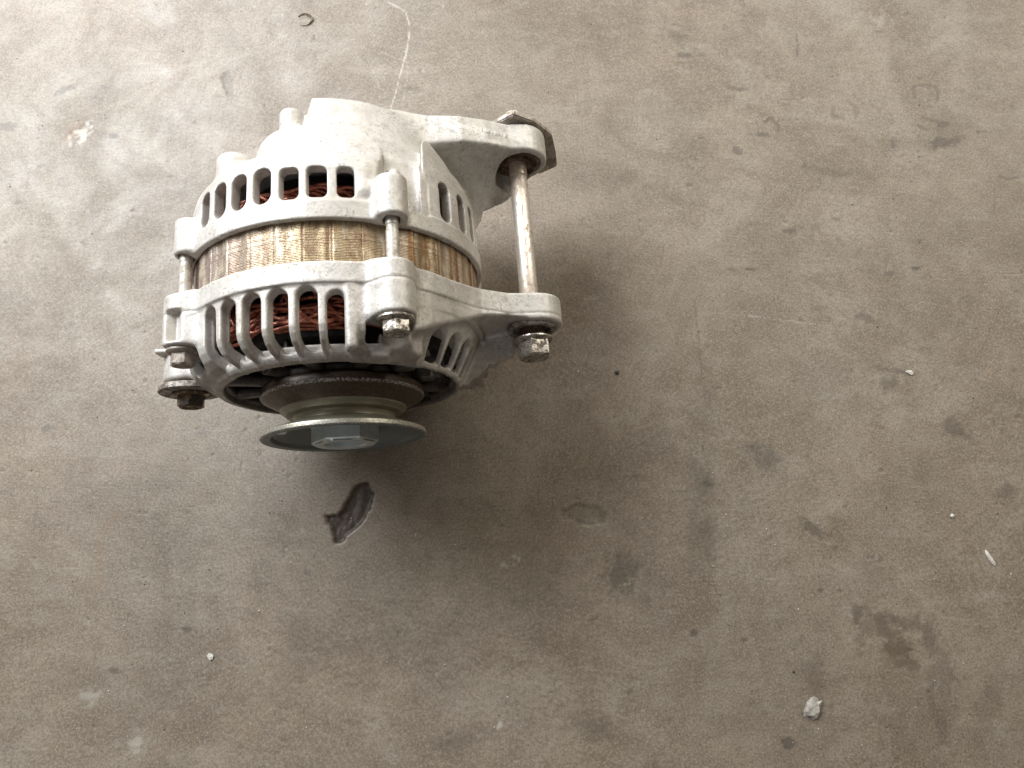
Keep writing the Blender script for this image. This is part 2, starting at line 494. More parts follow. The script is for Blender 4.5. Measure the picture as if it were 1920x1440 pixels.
M_WASHER = mat_metal('dull_washer_steel', (0.42, 0.39, 0.35), (0.13, 0.10, 0.08), 0.5, 0.5, 0.5)
M_COPPER = mat_metal('enamelled_copper', (0.40, 0.125, 0.070), (0.17, 0.05, 0.035), 0.40, 0.26, 0.30, 700)
M_ROTOR = mat_plain('black_rotor_iron', (0.012, 0.010, 0.010), 0.6, 0.0, 0.3)
M_FAN = mat_plain('sooty_fan_steel', (0.055, 0.048, 0.045), 0.45, 0.4, 0.35)
M_ZINC = mat_zinc_pulley()
M_NUT = mat_plain('blue_zinc_nut', (0.60, 0.665, 0.67), 0.32, 0.25, 0.14, 180)
M_FLOOR = mat_floor()
M_CHIPW = mat_plain('pale_mortar_chip', (0.52, 0.495, 0.445), 0.8, 0.0, 0.2, 900)
M_CHIPG = mat_plain('grey_mortar_chip', (0.30, 0.28, 0.25), 0.8, 0.0, 0.45, 500)
M_CHIPD = mat_plain('black_grit', (0.035, 0.03, 0.027), 0.6, 0.0, 0.3, 900)
M_SWARF = mat_metal('curled_shaving', (0.62, 0.56, 0.47), (0.36, 0.28, 0.19), 0.4, 0.40, 0.35, 800)

# ------------------------------------------------------------------ object helpers
def link(name, me, mat, parent=None):
    o = bpy.data.objects.new(name, me)
    COL.objects.link(o)
    if mat:
        me.materials.append(mat)
    if parent is not None:
        o.parent = parent
    return o
def thing(o, label, cat, group=None, kind=None):
    o['label'] = label; o['category'] = cat
    if group: o['group'] = group
    if kind: o['kind'] = kind
    return o
def lathe_mesh(name, prof, cx=0.0, cz=0.0, n=96, hexa=None, rot=0.0, sharp=25, closed=False):
    """surface of revolution about a line parallel to y; prof [(r, y), ...] in mm; hexa: set of profile rows drawn as a hexagon"""
    V = []; F = []
    for k, (r, y) in enumerate(prof):
        for i in range(n):
            a = 2 * math.pi * i / n + rot
            rr = r
            if hexa and k in hexa:
                q = (a - rot) % (math.pi / 3) - math.pi / 6
                rr = r * math.cos(math.pi / 6) / math.cos(q)
            V.append((cx + rr * math.sin(a), y, cz + rr * math.cos(a) + HB))
    m = len(prof)
    for k in range(m - (0 if closed else 1)):
        k2 = (k + 1) % m
        for i in range(n):
            j = (i + 1) % n
            F.append((k * n + i, k * n + j, k2 * n + j, k2 * n + i))
    bm = bmesh.new()
    vs = [bm.verts.new(Vector(v) * MM) for v in V]
    for f in F:
        try: bm.faces.new([vs[i] for i in f])
        except ValueError: pass
    if not closed:
        if prof[0][0] > 0.01: bm.faces.new([vs[i] for i in range(n)])
        if prof[-1][0] > 0.01: bm.faces.new([vs[(m - 1) * n + i] for i in range(n)])
    bmesh.ops.remove_doubles(bm, verts=bm.verts, dist=1e-7)
    bmesh.ops.recalc_face_normals(bm, faces=bm.faces)
    for f in bm.faces: f.smooth = True
    for e in bm.edges:
        if len(e.link_faces) == 2 and e.calc_face_angle(0) > math.radians(sharp):
            e.smooth = False
    me = bpy.data.meshes.new(name)
    bm.to_mesh(me); bm.free()
    return me
def hex_head(name, cx, cz, y0, y1, rc, rot, dish=True):
    """hexagon bolt head from y0 (seat) to y1 (outer end), corner radius rc"""
    s = 1 if y1 > y0 else -1
    prof = [(rc, y0), (rc, y1 - s * rc * 0.16), (rc * 0.985, y1 - s * rc * 0.10), (rc * 0.80, y1)]
    if dish:
        prof += [(rc * 0.62, y1), (rc * 0.52, y1 - s * 0.7), (0.0, y1 - s * 0.8)]
    else:
        prof += [(0.0, y1)]
    return lathe_mesh(name, prof, cx, cz, 48, {0, 1, 2}, rot, 22)

alt = bpy.data.objects.new('alternator', None)
alt.empty_display_size = 0.05
COL.objects.link(alt)
alt.rotation_euler = (0, 0, YAW)
thing(alt, 'used white oxidised alternator with copper windings, pivot bolt and belt pulley, lying on the concrete', 'alternator')

H = 0.42
BOLT_R, BOLTS = 64.5, (29.7, -55.0, 120.0, -148.0)

# ------------------------------------------------------------------ front housing (pulley end)
def build_front():
    g = Grid((-88, -58, -72), (102, -12, 74), H)
    outer = [(0, -17.6), (62.6, -17.6), (62.6, -25.2), (61.6, -26.2), (61.2, -40.5), (60.5, -42.8), (58.8, -45.4), (55.8, -47.7), (52.6, -49.1), (51.2, -50.7), (48.6, -51.1), (47.6, -48.8), (0, -48.6)]
    O = g.lathe(outer, 0.35)
    x, y, z = g.ax[0][:, None, None], g.ax[1][None, :, None], g.ax[2][None, None, :]
    rr = np.sqrt(x * x + z * z)
    O = np.maximum(O, -np.maximum(np.maximum(59.6 + 0.50 * (y + 32) * (y < -32) - rr, y + 31), np.maximum(36 - x, -40 - z)))
    g.D = O.copy()
    inner = [(0, -10), (60.6, -10), (60.6, -19.6), (57.0, -21), (57.0, -40.4), (55.2, -42.8), (51.4, -44.2), (46, -45.4), (0, -45.4)]
    In = g.lathe(inner, 0)
    g.D = np.maximum(g.D, -(In + (4.5 * np.clip((x - 28) / 8, 0, 1) * np.clip((-28 - y) / 4, 0, 1)).astype(np.float32)))
    # clamping bosses
    for a in BOLTS:
        cx, cz = polar(BOLT_R, a)
        g.add(cyl_y(cx, cz, 7.4, -38.4, -17.6, 1.4), (cx - 14, -44, cz - 14), (cx + 14, -14, cz + 14), 4.0)
        px, pz = polar(58.5, a)
        g.add(cyl_y(px, pz, 8.4, -37.6, -17.6, 1.2), (px - 15, -44, pz - 15), (px + 15, -14, pz + 15), 5.0)
    # pivot ear
    top = [(30, 50), (36, 51.5), (44, 44.5), (53, 32), (62.5, 22.5), (74, 15.4)]
    ear = top + arc(83.6, 0, 13.6, 0, 180, 16) + [(66, -17), (52, -28), (40, -36)]
    xs = np.array([30, 36, 41, 51, 62, 73, 84, 100], np.float32); ys = np.array([-42.5, -42.5, -40.6, -34.2, -28.6, -26.6, -28.2, -28.4], np.float32)
    g.add(poly_xz(ear, lambda X, Z: np.interp(X, xs, ys), -16.2, 1.3), (26, -48, -44), (101, -12, 60), 1.6)
    # hollow web under the ear, with ragged flash
    def web(x, y, z):
        line = np.interp(x[:, 0, 0], [50, 56, 63.5, 75, 84], [-51, -48.6, -43.0, -36.2, -30])[:, None, None].astype(np.float32)
        ragn = (1.0 * np.sin(x * 0.62) * np.sin(x * 0.31 + 1) + 0.35 * np.sin(x * 1.5)).astype(np.float32)
        return np.maximum(np.maximum((line + ragn - y) * 0.8, y + 22), np.abs(z + 8.5 + 0.10 * (y + 40)) - 3.8)
    g.add(web, (50, -56, -18), (92, -20, 2), 2.5)
    # vent slots with proud ribs that run over the shoulder
    slots = [11.2, 1.4, -8.4, -18.2, -28.2, -38.2] + [54.5, 65.5, 76.5, 87.5] + list(range(139, 202, 10))
    for a in slots:
        lo, hi = slot_box(a, -58, -24)
        y0 = -26.6 if a not in (11.2,) else -28.4
        y0 = -36.0 if 50 < a < 110 else y0
        g.cut(slot(a, 7.1 if a < 50 or a > 110 else 7.9, -47.4 if a < 50 or a > 110 else -48.4, y0, 50.5 if a < 50 or a > 110 else 44, 80), lo, hi, 0.8)
        s = slot(a, 7.1 if a < 50 or a > 110 else 7.9, -53.5, y0, 40.0, 80)
        sl, x, y, z = g.block(lo, hi)
        dep = (2.9 if not 50 < a < 110 else 3.6) * np.clip((y + (49.4 if not 50 < a < 110 else 49.6)) / 3.0, 0, 1)
        d = np.maximum(s(x, y, z), -(O[sl] + dep.astype(np.float32)))
        a_ = g.D[sl]; b_ = -d; k = 1.2
        hh = np.maximum(k - np.abs(a_ - b_), 0) / k
        g.D[sl] = np.maximum(a_, b_) + hh * hh * (k * 0.25)
    g.cut(lambda x, y, z: np.maximum(np.maximum(np.sqrt(x * x + z * z) - (56.4 + 0.50 * (y + 32)), np.abs(y + 41.0) - 5.4), np.maximum(39.5 - x, -14 - z)), (36, -48, -16), (60, -34, 40), 0.5)
    # face windows between spokes
    for a in range(10, 360, 30):
        cx, cz = polar(38.5, a)
        aa = math.radians(a); ca, sa = math.cos(aa), math.sin(aa)
        def win(x, y, z, ca=ca, sa=sa):
            u = x * ca - z * sa; v = x * sa + z * ca
            return np.maximum(np.maximum(np.abs(u) - 0.19 * v, np.abs(v - 37.5) - 8.2) + 0.0, np.abs(y + 48) - 8)
        g.cut(win, (cx - 16, -58, cz - 16), (cx + 16, -42, cz + 16), 1.6)
    # pockets round the bolt heads
    for a in BOLTS:
        cx, cz = polar(BOLT_R, a)
        g.cut(cyl_y(cx, cz, 8.6, -60, -38.6, 1.2), (cx - 12, -60, cz - 12), (cx + 12, -36, cz + 12), 1.0)
        lo, hi = slot_box(a - 7, -60, -36)
        g.cut(slot(a - 6.5, 5.5, -46.5, -39.5, 46, 80, 1.2), lo, hi, 0.8)
    a = 27.0
    lo, hi = slot_box(a, -60, -40)
    g.add(lbox(a, -4.2, 3.4, -51.6, -46.5, 49, 56.5, 1.4), lo, hi, 2.0)
    g.add(lbox(a - 12, -1.2, 3.0, -50, -24, 55, 62.4, 1.8), *slot_box(a - 12, -58, -20), 2.0)
    g.add(lbox(44, -4.5, 0.5, -49.6, -40, 50, 57.0, 1.6), *slot_box(44, -58, -34), 3.0)
    # shallow cast recess on the left boss
    g.cut(lbox(-52, -1.5, 9, -36.8, -24.4, 67.0, 80, 0.8), *slot_box(-52, -40, -20, 80), 0.8)
    # adjusting ear on the left
    g.add(cyl_y(-66, 1.0, 10.6, -42.4, -29.0, 1.6), (-86, -50, -16), (-45, -22, 20), 3.0)
    g.cut(lbox(-62, -4, 9, -60, -37.5, 62.5, 90, 1.5), (-88, -58, -10), (-44, -34, 50), 1.0)
    g.add(lbox(-84, -3, 4, -30.6, -28.8, 60, 77.5, 0.5), (-88, -36, -12), (-55, -24, 24), 0.8)
    # recess and hole in the pivot eye, holes for the clamp bolts
    g.cut(cyl_y(83.6, 0, 10.2, -40, -27.0, 0.3), (70, -44, -14), (98, -22, 14), 0.5)
    g.cut(cyl_y(83.6, 0, 6.6, -40, -22, 0.3), (74, -44, -10), (94, -18, 10), 0.3)
    # parting line
    sl, x, y, z = g.block((-88, -58, -72), (102, -12, 74))
    n = 0.10 * (fbm2(np.broadcast_to(x, (x.shape[0], 1, z.shape[2]))[:, 0, :] + 200, np.broadcast_to(z, (x.shape[0], 1, z.shape[2]))[:, 0, :] + 200, 9.0, 3, 5) - 0.5)
    g.D += (2.2 * n)[:, None, :]
    g.D += 0.30 * np.exp(-((y + 25.6 + 6 * n[:, None, :]) / 0.45) ** 2)
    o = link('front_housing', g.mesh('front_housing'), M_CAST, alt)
    return o
build_front()

# ------------------------------------------------------------------ rear housing
def build_rear():
    g = Grid((-76, -3, -72), (102, 70, 74), H)
    outer = [(0, 0), (62.6, 0), (62.6, 6.6), (61.6, 7.6), (61.4, 21), (60.4, 26), (57.4, 30.6), (53.2, 34.0), (46, 36.6), (0, 37.5)]
    g.D = g.lathe(outer, 0.5)
    # raised conical cap sector on top, running into the pivot arm
    cone = [(0, 8), (62.0, 8), (60.6, 19), (46.8, 60.6), (45.5, 61.6), (0, 61.6)]
    C = g.lathe(cone, 0.4)
    sl, x, y, z = g.block((-10, -3, 0), (60, 68, 74))
    d = np.maximum(np.maximum(C[sl], -(x - 0.3 - 0.62 * C[sl]) * 0.85), x - 44.4)
    d = np.maximum(d, 12 - z)
    a = g.D[sl]; k = 1.4
    hh = np.maximum(k - np.abs(a - d), 0) / k
    g.D[sl] = np.minimum(a, d) - hh * hh * (k * 0.25)
    vx, vz = polar(80.0, 36.1)
    g.cut(cyl_y(vx, vz, 22.0, 6.9, 60.0, 0.5), (22, 2, 24), (62, 56, 74), 0.6)
    # pivot arm
    arm = [(14, 36), (30, 33), (45, 27.5), (59, 25.5), (70, 20.5), (80, 14.5)] + arc(83.6, 0, 13.8, 10, 180, 16) + [(76, -18), (64, -30), (44, -40), (20, -30)]
    # right half of the drum runs straight back to the arm and makes a ridge beside the cap
    Dr = g.lathe([(0, 0), (61.4, 0), (61.2, 22), (60.6, 50), (0, 50)], 0.4)
    sl, x, y, z = g.block((24, -3, -60), (66, 60, 60))
    yend = np.interp(x[:, 0, 0], [40, 44, 51, 58, 62, 66], [49, 47, 41, 33, 28, 24])[:, None, None].astype(np.float32)
    d = np.maximum(Dr[sl], (43.0 - x) * 0.94)
    e = (y - yend) * 0.72; k = 8.0
    hh = np.maximum(k - np.abs(d - e), 0) / k
    d = np.maximum(d, e) + hh * hh * (k * 0.25)
    d = np.where(z > -46, d, 9).astype(np.float32)
    g.D[sl] = np.minimum(g.D[sl], d)
    nx_, nz_ = polar(1.0, 17.0)
    g.cut(lambda x, y, z: np.maximum(np.maximum(54.9 - (x * nx_ + z * nz_), 28.5 - x), np.maximum(x - 44.6, 6.5 - y)), (22, 2, 28), (50, 48, 62), 1.2)
    # pivot arm
    arm = [(14, 36), (30, 33), (45, 27.5), (59, 25.5), (70, 20.5), (80, 14.5)] + arc(83.6, 0, 13.8, 10, 180, 16) + [(76, -18), (64, -30), (44, -40), (20, -30)]
    # right half of the drum runs straight back to the arm and makes a ridge beside the cap
    Dr = g.lathe([(0, 0), (61.4, 0), (61.2, 22), (60.2, 30), (57.6, 37), (51, 42), (0, 44)], 0.5)
    sl, x, y, z = g.block((24, -3, -60), (66, 60, 60))
    d = np.maximum(Dr[sl], (43.6 - x) * 0.94)
    a = g.D[sl]; k = 6.0
    hh = np.maximum(k - np.abs(a - d), 0) / k
    sm = np.maximum(np.minimum(a, d) - hh * hh * (k * 0.25), Dr[sl])
    g.D[sl] = np.where(z > -46, np.minimum(np.minimum(a, d), sm), a)
    # pivot arm
    g.add(poly_xz(arm, lambda X, Z: np.interp(X, [44, 84], [49.0, 52.4]), lambda X, Z: np.interp(X, [60, 90], [64.0, 66.2]), 1.6), (8, 38, -52), (101, 70, 46), 3.6)
    zt = lambda X: np.interp(X, [44, 59, 70, 80, 97], [26, 25, 20, 14, 0])
    zb = lambda X: np.interp(X, [44, 62, 78, 88, 97], [-14, -4, -11, -13, -2])
    def yf(X, Z):
        yb = 24 + np.clip(X - 61, -10, 40) * 0.98
        sv = np.clip((Z - zb(X)) / (zt(X) - zb(X) + 1e-3), 0, 1)
        return np.minimum(yb + (52.6 - yb) * sv ** 0.62, np.interp(X, [44, 84], [49.6, 53.0]))
    gus = [(40, 26), (59, 25), (70, 20), (80, 14), (92, 6), (88, -12.6), (78, -11.6), (66, -5), (56, -8), (40, -8)]
    g.add(poly_xz(gus, yf, 58.0, 1.2), (34, 16, -24), (100, 64, 34), 3.0)
    # small casting number pad on the arm
    sl, x, y, z = g.block((62, 52, 8), (84, 66, 34))
    letters = 0.28 * (np.sin(x * 2.9) * np.sin(x * 1.37 + 1.1) > -0.1)
    pad = np.maximum(np.maximum(np.abs(x - 73) - 6.0, np.abs(y - 58.2) - 0.9), g.D[sl] - letters)
    g.D[sl] = np.minimum(g.D[sl], pad)
    # clamping bosses
    for a in BOLTS:
        cx, cz = polar(BOLT_R, a)
        top = 16.6 if a > 0 else 15.2
        if a < 0: cx, cz = polar(63.2, a)
        g.add(cyl_y(cx, cz, 6.3 if a > 0 else 5.9, 0, top, 1.2), (cx - 14, -3, cz - 14), (cx + 14, 24, cz + 14), 2.2)
        px, pz = polar(58.0, a)
        g.add(cyl_y(px, pz, 7.8, 0, top - 1.0, 1.5), (px - 16, -3, pz - 16), (px + 16, 24, pz + 16), 2.2)
    # tall bosses, lump and nub on the shoulder
    g.add(cyl_y(-3.5, 31.0, 23.0, 18, 49.0, 10.0), (-32, 12, 2), (24, 56, 60), 2.0)
    bx, bz = polar(42.6, -12.6)
    g.add(cyl_y(bx, bz, 5.0, 30, 58.8, 2.2), (bx - 10, 24, bz - 10), (bx + 10, 66, bz + 10), 2.5)
    bx, bz = polar(52.6, -37.5)
    g.add(cyl_y(bx, bz, 7.2, 18, 39.4, 3.2), (bx - 13, 12, bz - 13), (bx + 13, 50, bz + 13), 1.8)
    bx, bz = polar(50.0, -70)
    g.add(cyl_y(bx, bz, 6.6, 18, 41.0, 3.0), (bx - 13, 12, bz - 13), (bx + 13, 50, bz + 13), 2.5)
    p = polar(60.0, 21.5); q = polar(57.5, 21.5)
    g.add(capsule((p[0], 12, p[1]), (q[0], 24.5, q[1]), 3.4, 2.8), (p[0] - 10, 4, p[1] - 14), (p[0] + 10, 32, p[1] + 10), 2.0)
    p = polar(60.6, 33.5); q = polar(58.8, 33.5)
    g.add(capsule((p[0], 14, p[1]), (q[0], 22.5, q[1]), 3.8, 2.6), (p[0] - 10, 6, p[1] - 14), (p[0] + 10, 30, p[1] + 10), 2.5)
    g.add(capsule((-18.5, 40, 40), (-19.0, 46.2, 41), 1.3, 0.8), (-26, 34, 34), (-12, 52, 48), 0.5)
    # hollow inside
    inner = [(0, -6), (60.6, -6), (60.6, 2.0), (57.0, 3.2), (56.8, 21), (53, 27), (46, 31), (30, 33), (0, 33)]
    g.D = np.maximum(g.D, -g.lathe(inner, 0))
    # vent slots
    for a in [15.0, 5.3, -4.3, -14.3, -23.9, -33.6, -43.4] + [55.3, 67.2, 78.0, 88, 98] + list(range(138, 202, 10)) + [227, 237, 247, 257, 267, 277, 287]:
        right = 50 < a < 100
        w_ = 6.5 if a == 15.0 else (6.6 if right else 7.3)
        y1 = 25.8 if right else (21.2 if a > -8 else 23.0)
        lo, hi = slot_box(a, 4, 30)
        g.cut(slot(a, w_, 8.1, y1, 48, 80, 2.2 if (-8 < a < 20) else None), lo, hi, 0.7)
    # pivot bush recess and holes
    g.cut(cyl_y(83.6, 0, 11.0, 44, 54.0, 0.3), (70, 44, -14), (98, 58, 14), 0.5)
    for a in BOLTS[:2]:
        cx, cz = polar(BOLT_R, a)
        g.cut(cyl_y(cx, cz, 3.3, -4, 3, 0.2), (cx - 6, -4, cz - 6), (cx + 6, 6, cz + 6), 0.2)
    sl, x, y, z = g.block((-90, -9, -90), (120, 90, 90))
    n = 0.22 * (fbm2(np.broadcast_to(x, (x.shape[0], 1, z.shape[2]))[:, 0, :] + 100, np.broadcast_to(z, (x.shape[0], 1, z.shape[2]))[:, 0, :] + 300, 8.0, 3, 8) - 0.5)
    g.D += n[:, None, :]
    return link('rear_housing', g.mesh('rear_housing'), M_CAST, alt)
build_rear()

# ------------------------------------------------------------------ stator core: laminations as real ridges
def build_stator():
    na, nl = 900, 32
    a = np.linspace(0, 2 * np.pi, na, endpoint=False)
    base = 60.3 - 0.6 * (np.abs(np.sin(a * 18)) < 0.12) + 0.28 * np.cos(a * 36)
    base -= 0.55 * np.exp(-((a - math.radians(9)) / 0.012) ** 2)
    rows = []
    pit = 20.4 / nl
    for i in range(nl):
        y0 = -19.2 + i * pit
        j = 0.035 * rng.standard_normal()
        rag = 0.03 * rng.standard_normal(na)
        for fy, dr in ((0.02, -0.09), (0.22, 0.0), (0.70, 0.0), (0.90, -0.09)):
            rows.append((y0 + fy * pit, base + dr + (j + rag if dr == 0 else 0)))
    V = np.concatenate([np.stack([r * np.sin(a), np.full(na, y), r * np.cos(a) + HB], 1) for y, r in rows])
    m = len(rows)
    i = np.arange(na); j = (i + 1) % na
    F = np.concatenate([np.stack([k * na + i, k * na + j, (k + 1) * na + j, (k + 1) * na + i], 1) for k in range(m - 1)])
    link('stator_core', mesh_from('stator_core', V * MM, F), M_STATOR, alt)
build_stator()

# ------------------------------------------------------------------ windings: bundles of enamelled wire
def tube_bundle(name, paths, rad, mat, sides=6):
    Vs = []; Fs = []; off = 0
    for P in paths:
        P = np.asarray(P, float); n = len(P)
        T = np.gradient(P, axis=0); T /= np.linalg.norm(T, axis=1)[:, None] + 1e-9
        up = np.array([0, 1, 0.13]); A = np.cross(T, up); A /= np.linalg.norm(A, axis=1)[:, None] + 1e-9
        B = np.cross(T, A)
        for k in range(sides):
            pass
        ang = np.arange(sides) * 2 * np.pi / sides
        ring = P[:, None, :] + rad * (np.cos(ang)[None, :, None] * A[:, None, :] + np.sin(ang)[None, :, None] * B[:, None, :])
        Vs.append(ring.reshape(-1, 3))
        i = np.arange(n - 1)[:, None] * sides; k = np.arange(sides)[None, :]; k2 = (k + 1) % sides
        Fs.append(np.stack([i + k + off, i + k2 + off, i + sides + k2 + off, i + sides + k + off], -1).reshape(-1, 4))
        off += n * sides
    V = np.concatenate(Vs); V[:, 2] += HB
    return link(name, mesh_from(name, V * MM, np.concatenate(Fs)), mat, alt)
def winding(ylo, yhi, seed, gap=False):
    r = np.random.default_rng(seed)
    paths = []
    a = np.radians(np.linspace(114, 404, 190)) if gap else np.linspace(0, 2 * np.pi, 200)
    for q in range(21):
        y0 = ylo + (yhi - ylo) * r.random(); r0 = 48.5 + 5.0 * r.random()
        f1, f2 = r.integers(5, 13), r.integers(9, 20)
        p1, p2 = r.random(2) * 6.3
        yy = y0 + 1.2 * np.sin(f1 * a + p1) + 0.8 * np.sin(f2 * a + p2)
        rr = r0 + 0.9 * np.sin(f1 * a + p2) + 0.6 * np.sin((f2 + 3) * a + p1)
        paths.append(np.stack([rr * np.sin(a), np.clip(yy, min(ylo, yhi) + 0.2, max(ylo, yhi) + 0.6), rr * np.cos(a)], 1))
    for c in np.arange(0, 360, 29):                       # the crossing loops that leave the slots
        if gap and 12 < c < 112: continue
        for s in range(2):
            t = np.linspace(0, 1, 30)
            ph = np.radians(c + s * 1.6 + (26 + 5 * s) * t)
            amp = (yhi - ylo) * (0.80 + 0.12 * s)
            y00 = 0.0 if ylo > 0 else -19.0
            yy = y00 + (ylo - y00 + amp) * np.sin(np.pi * t) ** 0.8
            rr = 54.2 + 0.5 * s - 2.4 * t + 0.5 * r.standard_normal()
            paths.append(np.stack([rr * np.sin(ph), yy, rr * np.cos(ph)], 1))
    return paths
tube_bundle('copper_winding', winding(-28.0, -38.5, 3, True), 0.74, M_COPPER)
tube_bundle('copper_winding', winding(2.0, 18.5, 9), 0.74, M_COPPER)

# ------------------------------------------------------------------ rotor and fan seen through the openings
link('rotor', lathe_mesh('rotor', [(0, -40), (46.5, -40), (47.5, -36), (47.5, 20), (40, 30), (0, 30)], n=72), M_ROTOR, alt)
def build_fan():
    bm = bmesh.new()
    n = 12
    for i in range(n):
        a0 = 2 * math.pi * i / n
        pts = []
        for r_, da in ((22, 0.0), (34, 0.10), (46, 0.26)):
            pts.append((r_, a0 + da))
        for (r_, a_), (r2, a2) in zip(pts[:-1], pts[1:]):
            for (t0, t1) in ((0, 0.03),):
                vs = []
                for (rr, aa, y) in ((r_, a_, -40.6), (r2, a2, -40.6), (r2, a2, -45.2), (r_, a_, -45.2)):
                    for th in (t0, t1):
                        vs.append(bm.verts.new(Vector((rr * math.sin(aa + th), y, rr * math.cos(aa + th) + HB)) * MM))
                q = vs
                for f in ((0, 2, 4, 6), (1, 7, 5, 3), (0, 1, 3, 2), (2, 3, 5, 4), (4, 5, 7, 6), (6, 7, 1, 0)):
                    bm.faces.new([q[k] for k in f])
    bmesh.ops.recalc_face_normals(bm, faces=bm.faces)
    me = bpy.data.meshes.new('cooling_fan')
    bm.to_mesh(me); bm.free()
    link('cooling_fan', me, M_FAN, alt)
build_fan()

# ------------------------------------------------------------------ pulley
pul = link('pulley', lathe_mesh('pulley', [
    (9, -47.5), (20, -47.5), (24, -50.2), (33.6, -50.2), (34.0, -50.6), (34.4, -51.4), (34.4, -53.6), (34.0, -54.3), (31.8, -55.4), (27.4, -57.8),
    (26.6, -58.6), (26.4, -59.4), (24.8, -60.4), (24.2, -61.2), (21.6, -62.0), (21.2, -62.8), (21.2, -64.4), (22.2, -65.0), (26.4, -66.2), (33.4, -68.9), (34.3, -69.3), (34.45, -70.0),
    (34.45, -70.9), (34.1, -71.3), (31.0, -71.3), (30.3, -71.0), (29.4, -69.6), (24.0, -67.0), (19.5, -64.6), (14, -64.2), (9, -64.2), (6, -64.2)], n=160, sharp=28), M_ZINC, alt)
nut = link('hub_nut', lathe_mesh('hub_nut', [(15.2, -64.0), (15.2, -65.2), (14.0, -66.0), (14.0, -66.2), (14.0, -72.4), (13.7, -73.1), (12.4, -73.8), (9.0, -73.8), (8.4, -73.2), (8.2, -69.0), (0, -69.0)], 0, 0, 96, {3, 4, 5}, math.radians(38), 20), M_NUT, pul)
for k in range(3):                                          # balance dimples punched in the dish
    cx, cz = polar(27.0, 62 + 120 * k)
    link('balance_mark', lathe_mesh('balance_mark', [(2.6, -67.4), (2.6, -69.2), (2.2, -69.6), (1.2, -69.4), (0, -69.3)], cx, cz, 20), M_NUT, pul)

# ------------------------------------------------------------------ clamp bolts
for i, a in enumerate(BOLTS):
    cx, cz = polar(BOLT_R, a)
    b = link('clamp_bolt', lathe_mesh('clamp_bolt', [(2.45, 4), (2.45, -2.2), (2.25, -2.4), (2.25, -4.4), (2.45, -4.6), (2.45, -38)], cx, cz, 28), M_STEEL, alt)
    link('bolt_flange', lathe_mesh('bolt_flange', [(6.8 - 0.7 * (i == 1), -38.7), (6.8 - 0.7 * (i == 1), -39.4), (6.2 - 0.6 * (i == 1), -40.0), (5.0, -40.4), (0, -40.4)], cx, cz, 40), M_HEAD if i == 0 else M_PLATE, b)
    link('bolt_head', hex_head('bolt_head', cx, cz, -40.2, -45.0, 5.3 - 0.5 * (i == 1), math.radians(8 + 23 * i)), M_HEAD if i == 0 else M_PLATE, b)

# ------------------------------------------------------------------ pivot bolt with its bushes, nut and locking plate
PX, PZ = 83.6, 0.0
rod = link('pivot_bolt', lathe_mesh('pivot_bolt', [(4.0, 79.5), (4.15, 78.7), (4.15, 46.4), (3.75, 45.9), (4.0, 45.3), (4.0, 42.8), (4.15, 42.4), (4.15, -33)], PX, PZ, 40), M_ROD, alt)
link('bolt_flange', lathe_mesh('bolt_flange', [(8.8, -33.2), (8.9, -33.8), (8.6, -34.3), (7.4, -35.2), (0, -35.4)], PX, PZ, 48), M_HEAD, rod)
link('bolt_head', hex_head('bolt_head', PX, PZ, -34.6, -42.2, 7.9, math.radians(-8)), M_HEAD, rod)
link('pivot_washer', lathe_mesh('pivot_washer', [(8.2, -27.4), (8.2, -29.2), (8.8, -29.8), (10.6, -29.8), (11.2, -29.2), (11.2, -27.6)], PX, PZ, 64), M_WASHER, alt)
link('pivot_bush', lathe_mesh('pivot_bush', [(5.6, -20), (5.6, -33.0), (4.2, -33.0)], PX, PZ, 40), M_BUSH, alt)
link('pivot_bush', lathe_mesh('pivot_bush', [(10.8, 62), (10.8, 53.1), (10.3, 52.6), (9.0, 52.6), (8.6, 53.2), (8.4, 53.8), (6.6, 53.8), (6.4, 52.4), (4.3, 52.4)], PX, PZ, 64), M_BUSH, alt)
def plate():
    bm = bmesh.new()
    pts = [(74.5, 12.0), (82.6, 18.0), (92.0, 11.6), (101.2, -0.5), (104.2, -16.5), (105.6, -28.5), (97.0, -34.5), (78, -30), (66, -14), (67, 4)]
    lo = [bm.verts.new(Vector((x, 67.4, z + HB)) * MM) for x, z in pts]
    hi = [bm.verts.new(Vector((x, 70.0, z + HB)) * MM) for x, z in pts]
    n = len(pts)
    bm.faces.new(lo); bm.faces.new(hi[::-1])
    for i in range(n):
        bm.faces.new([lo[i], hi[i], hi[(i + 1) % n], lo[(i + 1) % n]])
    bmesh.ops.recalc_face_normals(bm, faces=bm.faces)
    bmesh.ops.bevel(bm, geom=[e for e in bm.edges], offset=0.0005, segments=2, affect='EDGES')
    me = bpy.data.meshes.new('locking_plate')
    bm.to_mesh(me); bm.free()
    return me
link('locking_plate', plate(), M_PLATE, alt)
link('pivot_nut', hex_head('pivot_nut', PX, PZ, 70.0, 76.6, 8.6, math.radians(10)), M_PLATE, rod)

# ------------------------------------------------------------------ adjusting bolt and washer on the left ear
AX, AZ = -65.6, 1.0
adj = link('adjusting_bolt', lathe_mesh('adjusting_bolt', [(3.6, -40), (3.6, -46.8), (8.0, -46.9), (8.0, -47.4), (6.8, -48.0), (0, -48.1)], AX, AZ, 40), M_DARKHEAD, alt)
link('bolt_head', hex_head('bolt_head', AX, AZ, -47.9, -52.8, 5.7, math.radians(14)), M_DARKHEAD, adj)
link('washer', lathe_mesh('washer', [(3.8, -43.8), (12.6, -43.8), (13.0, -44.2), (13.0, -46.2), (12.6, -46.6), (3.8, -46.6)], AX, AZ, 64), M_WASHER, adj)
link('spacer', lathe_mesh('spacer', [(3.8, -41.8), (7.0, -41.8), (7.0, -43.8), (3.8, -43.8)], AX, AZ, 40), M_BUSH, adj)

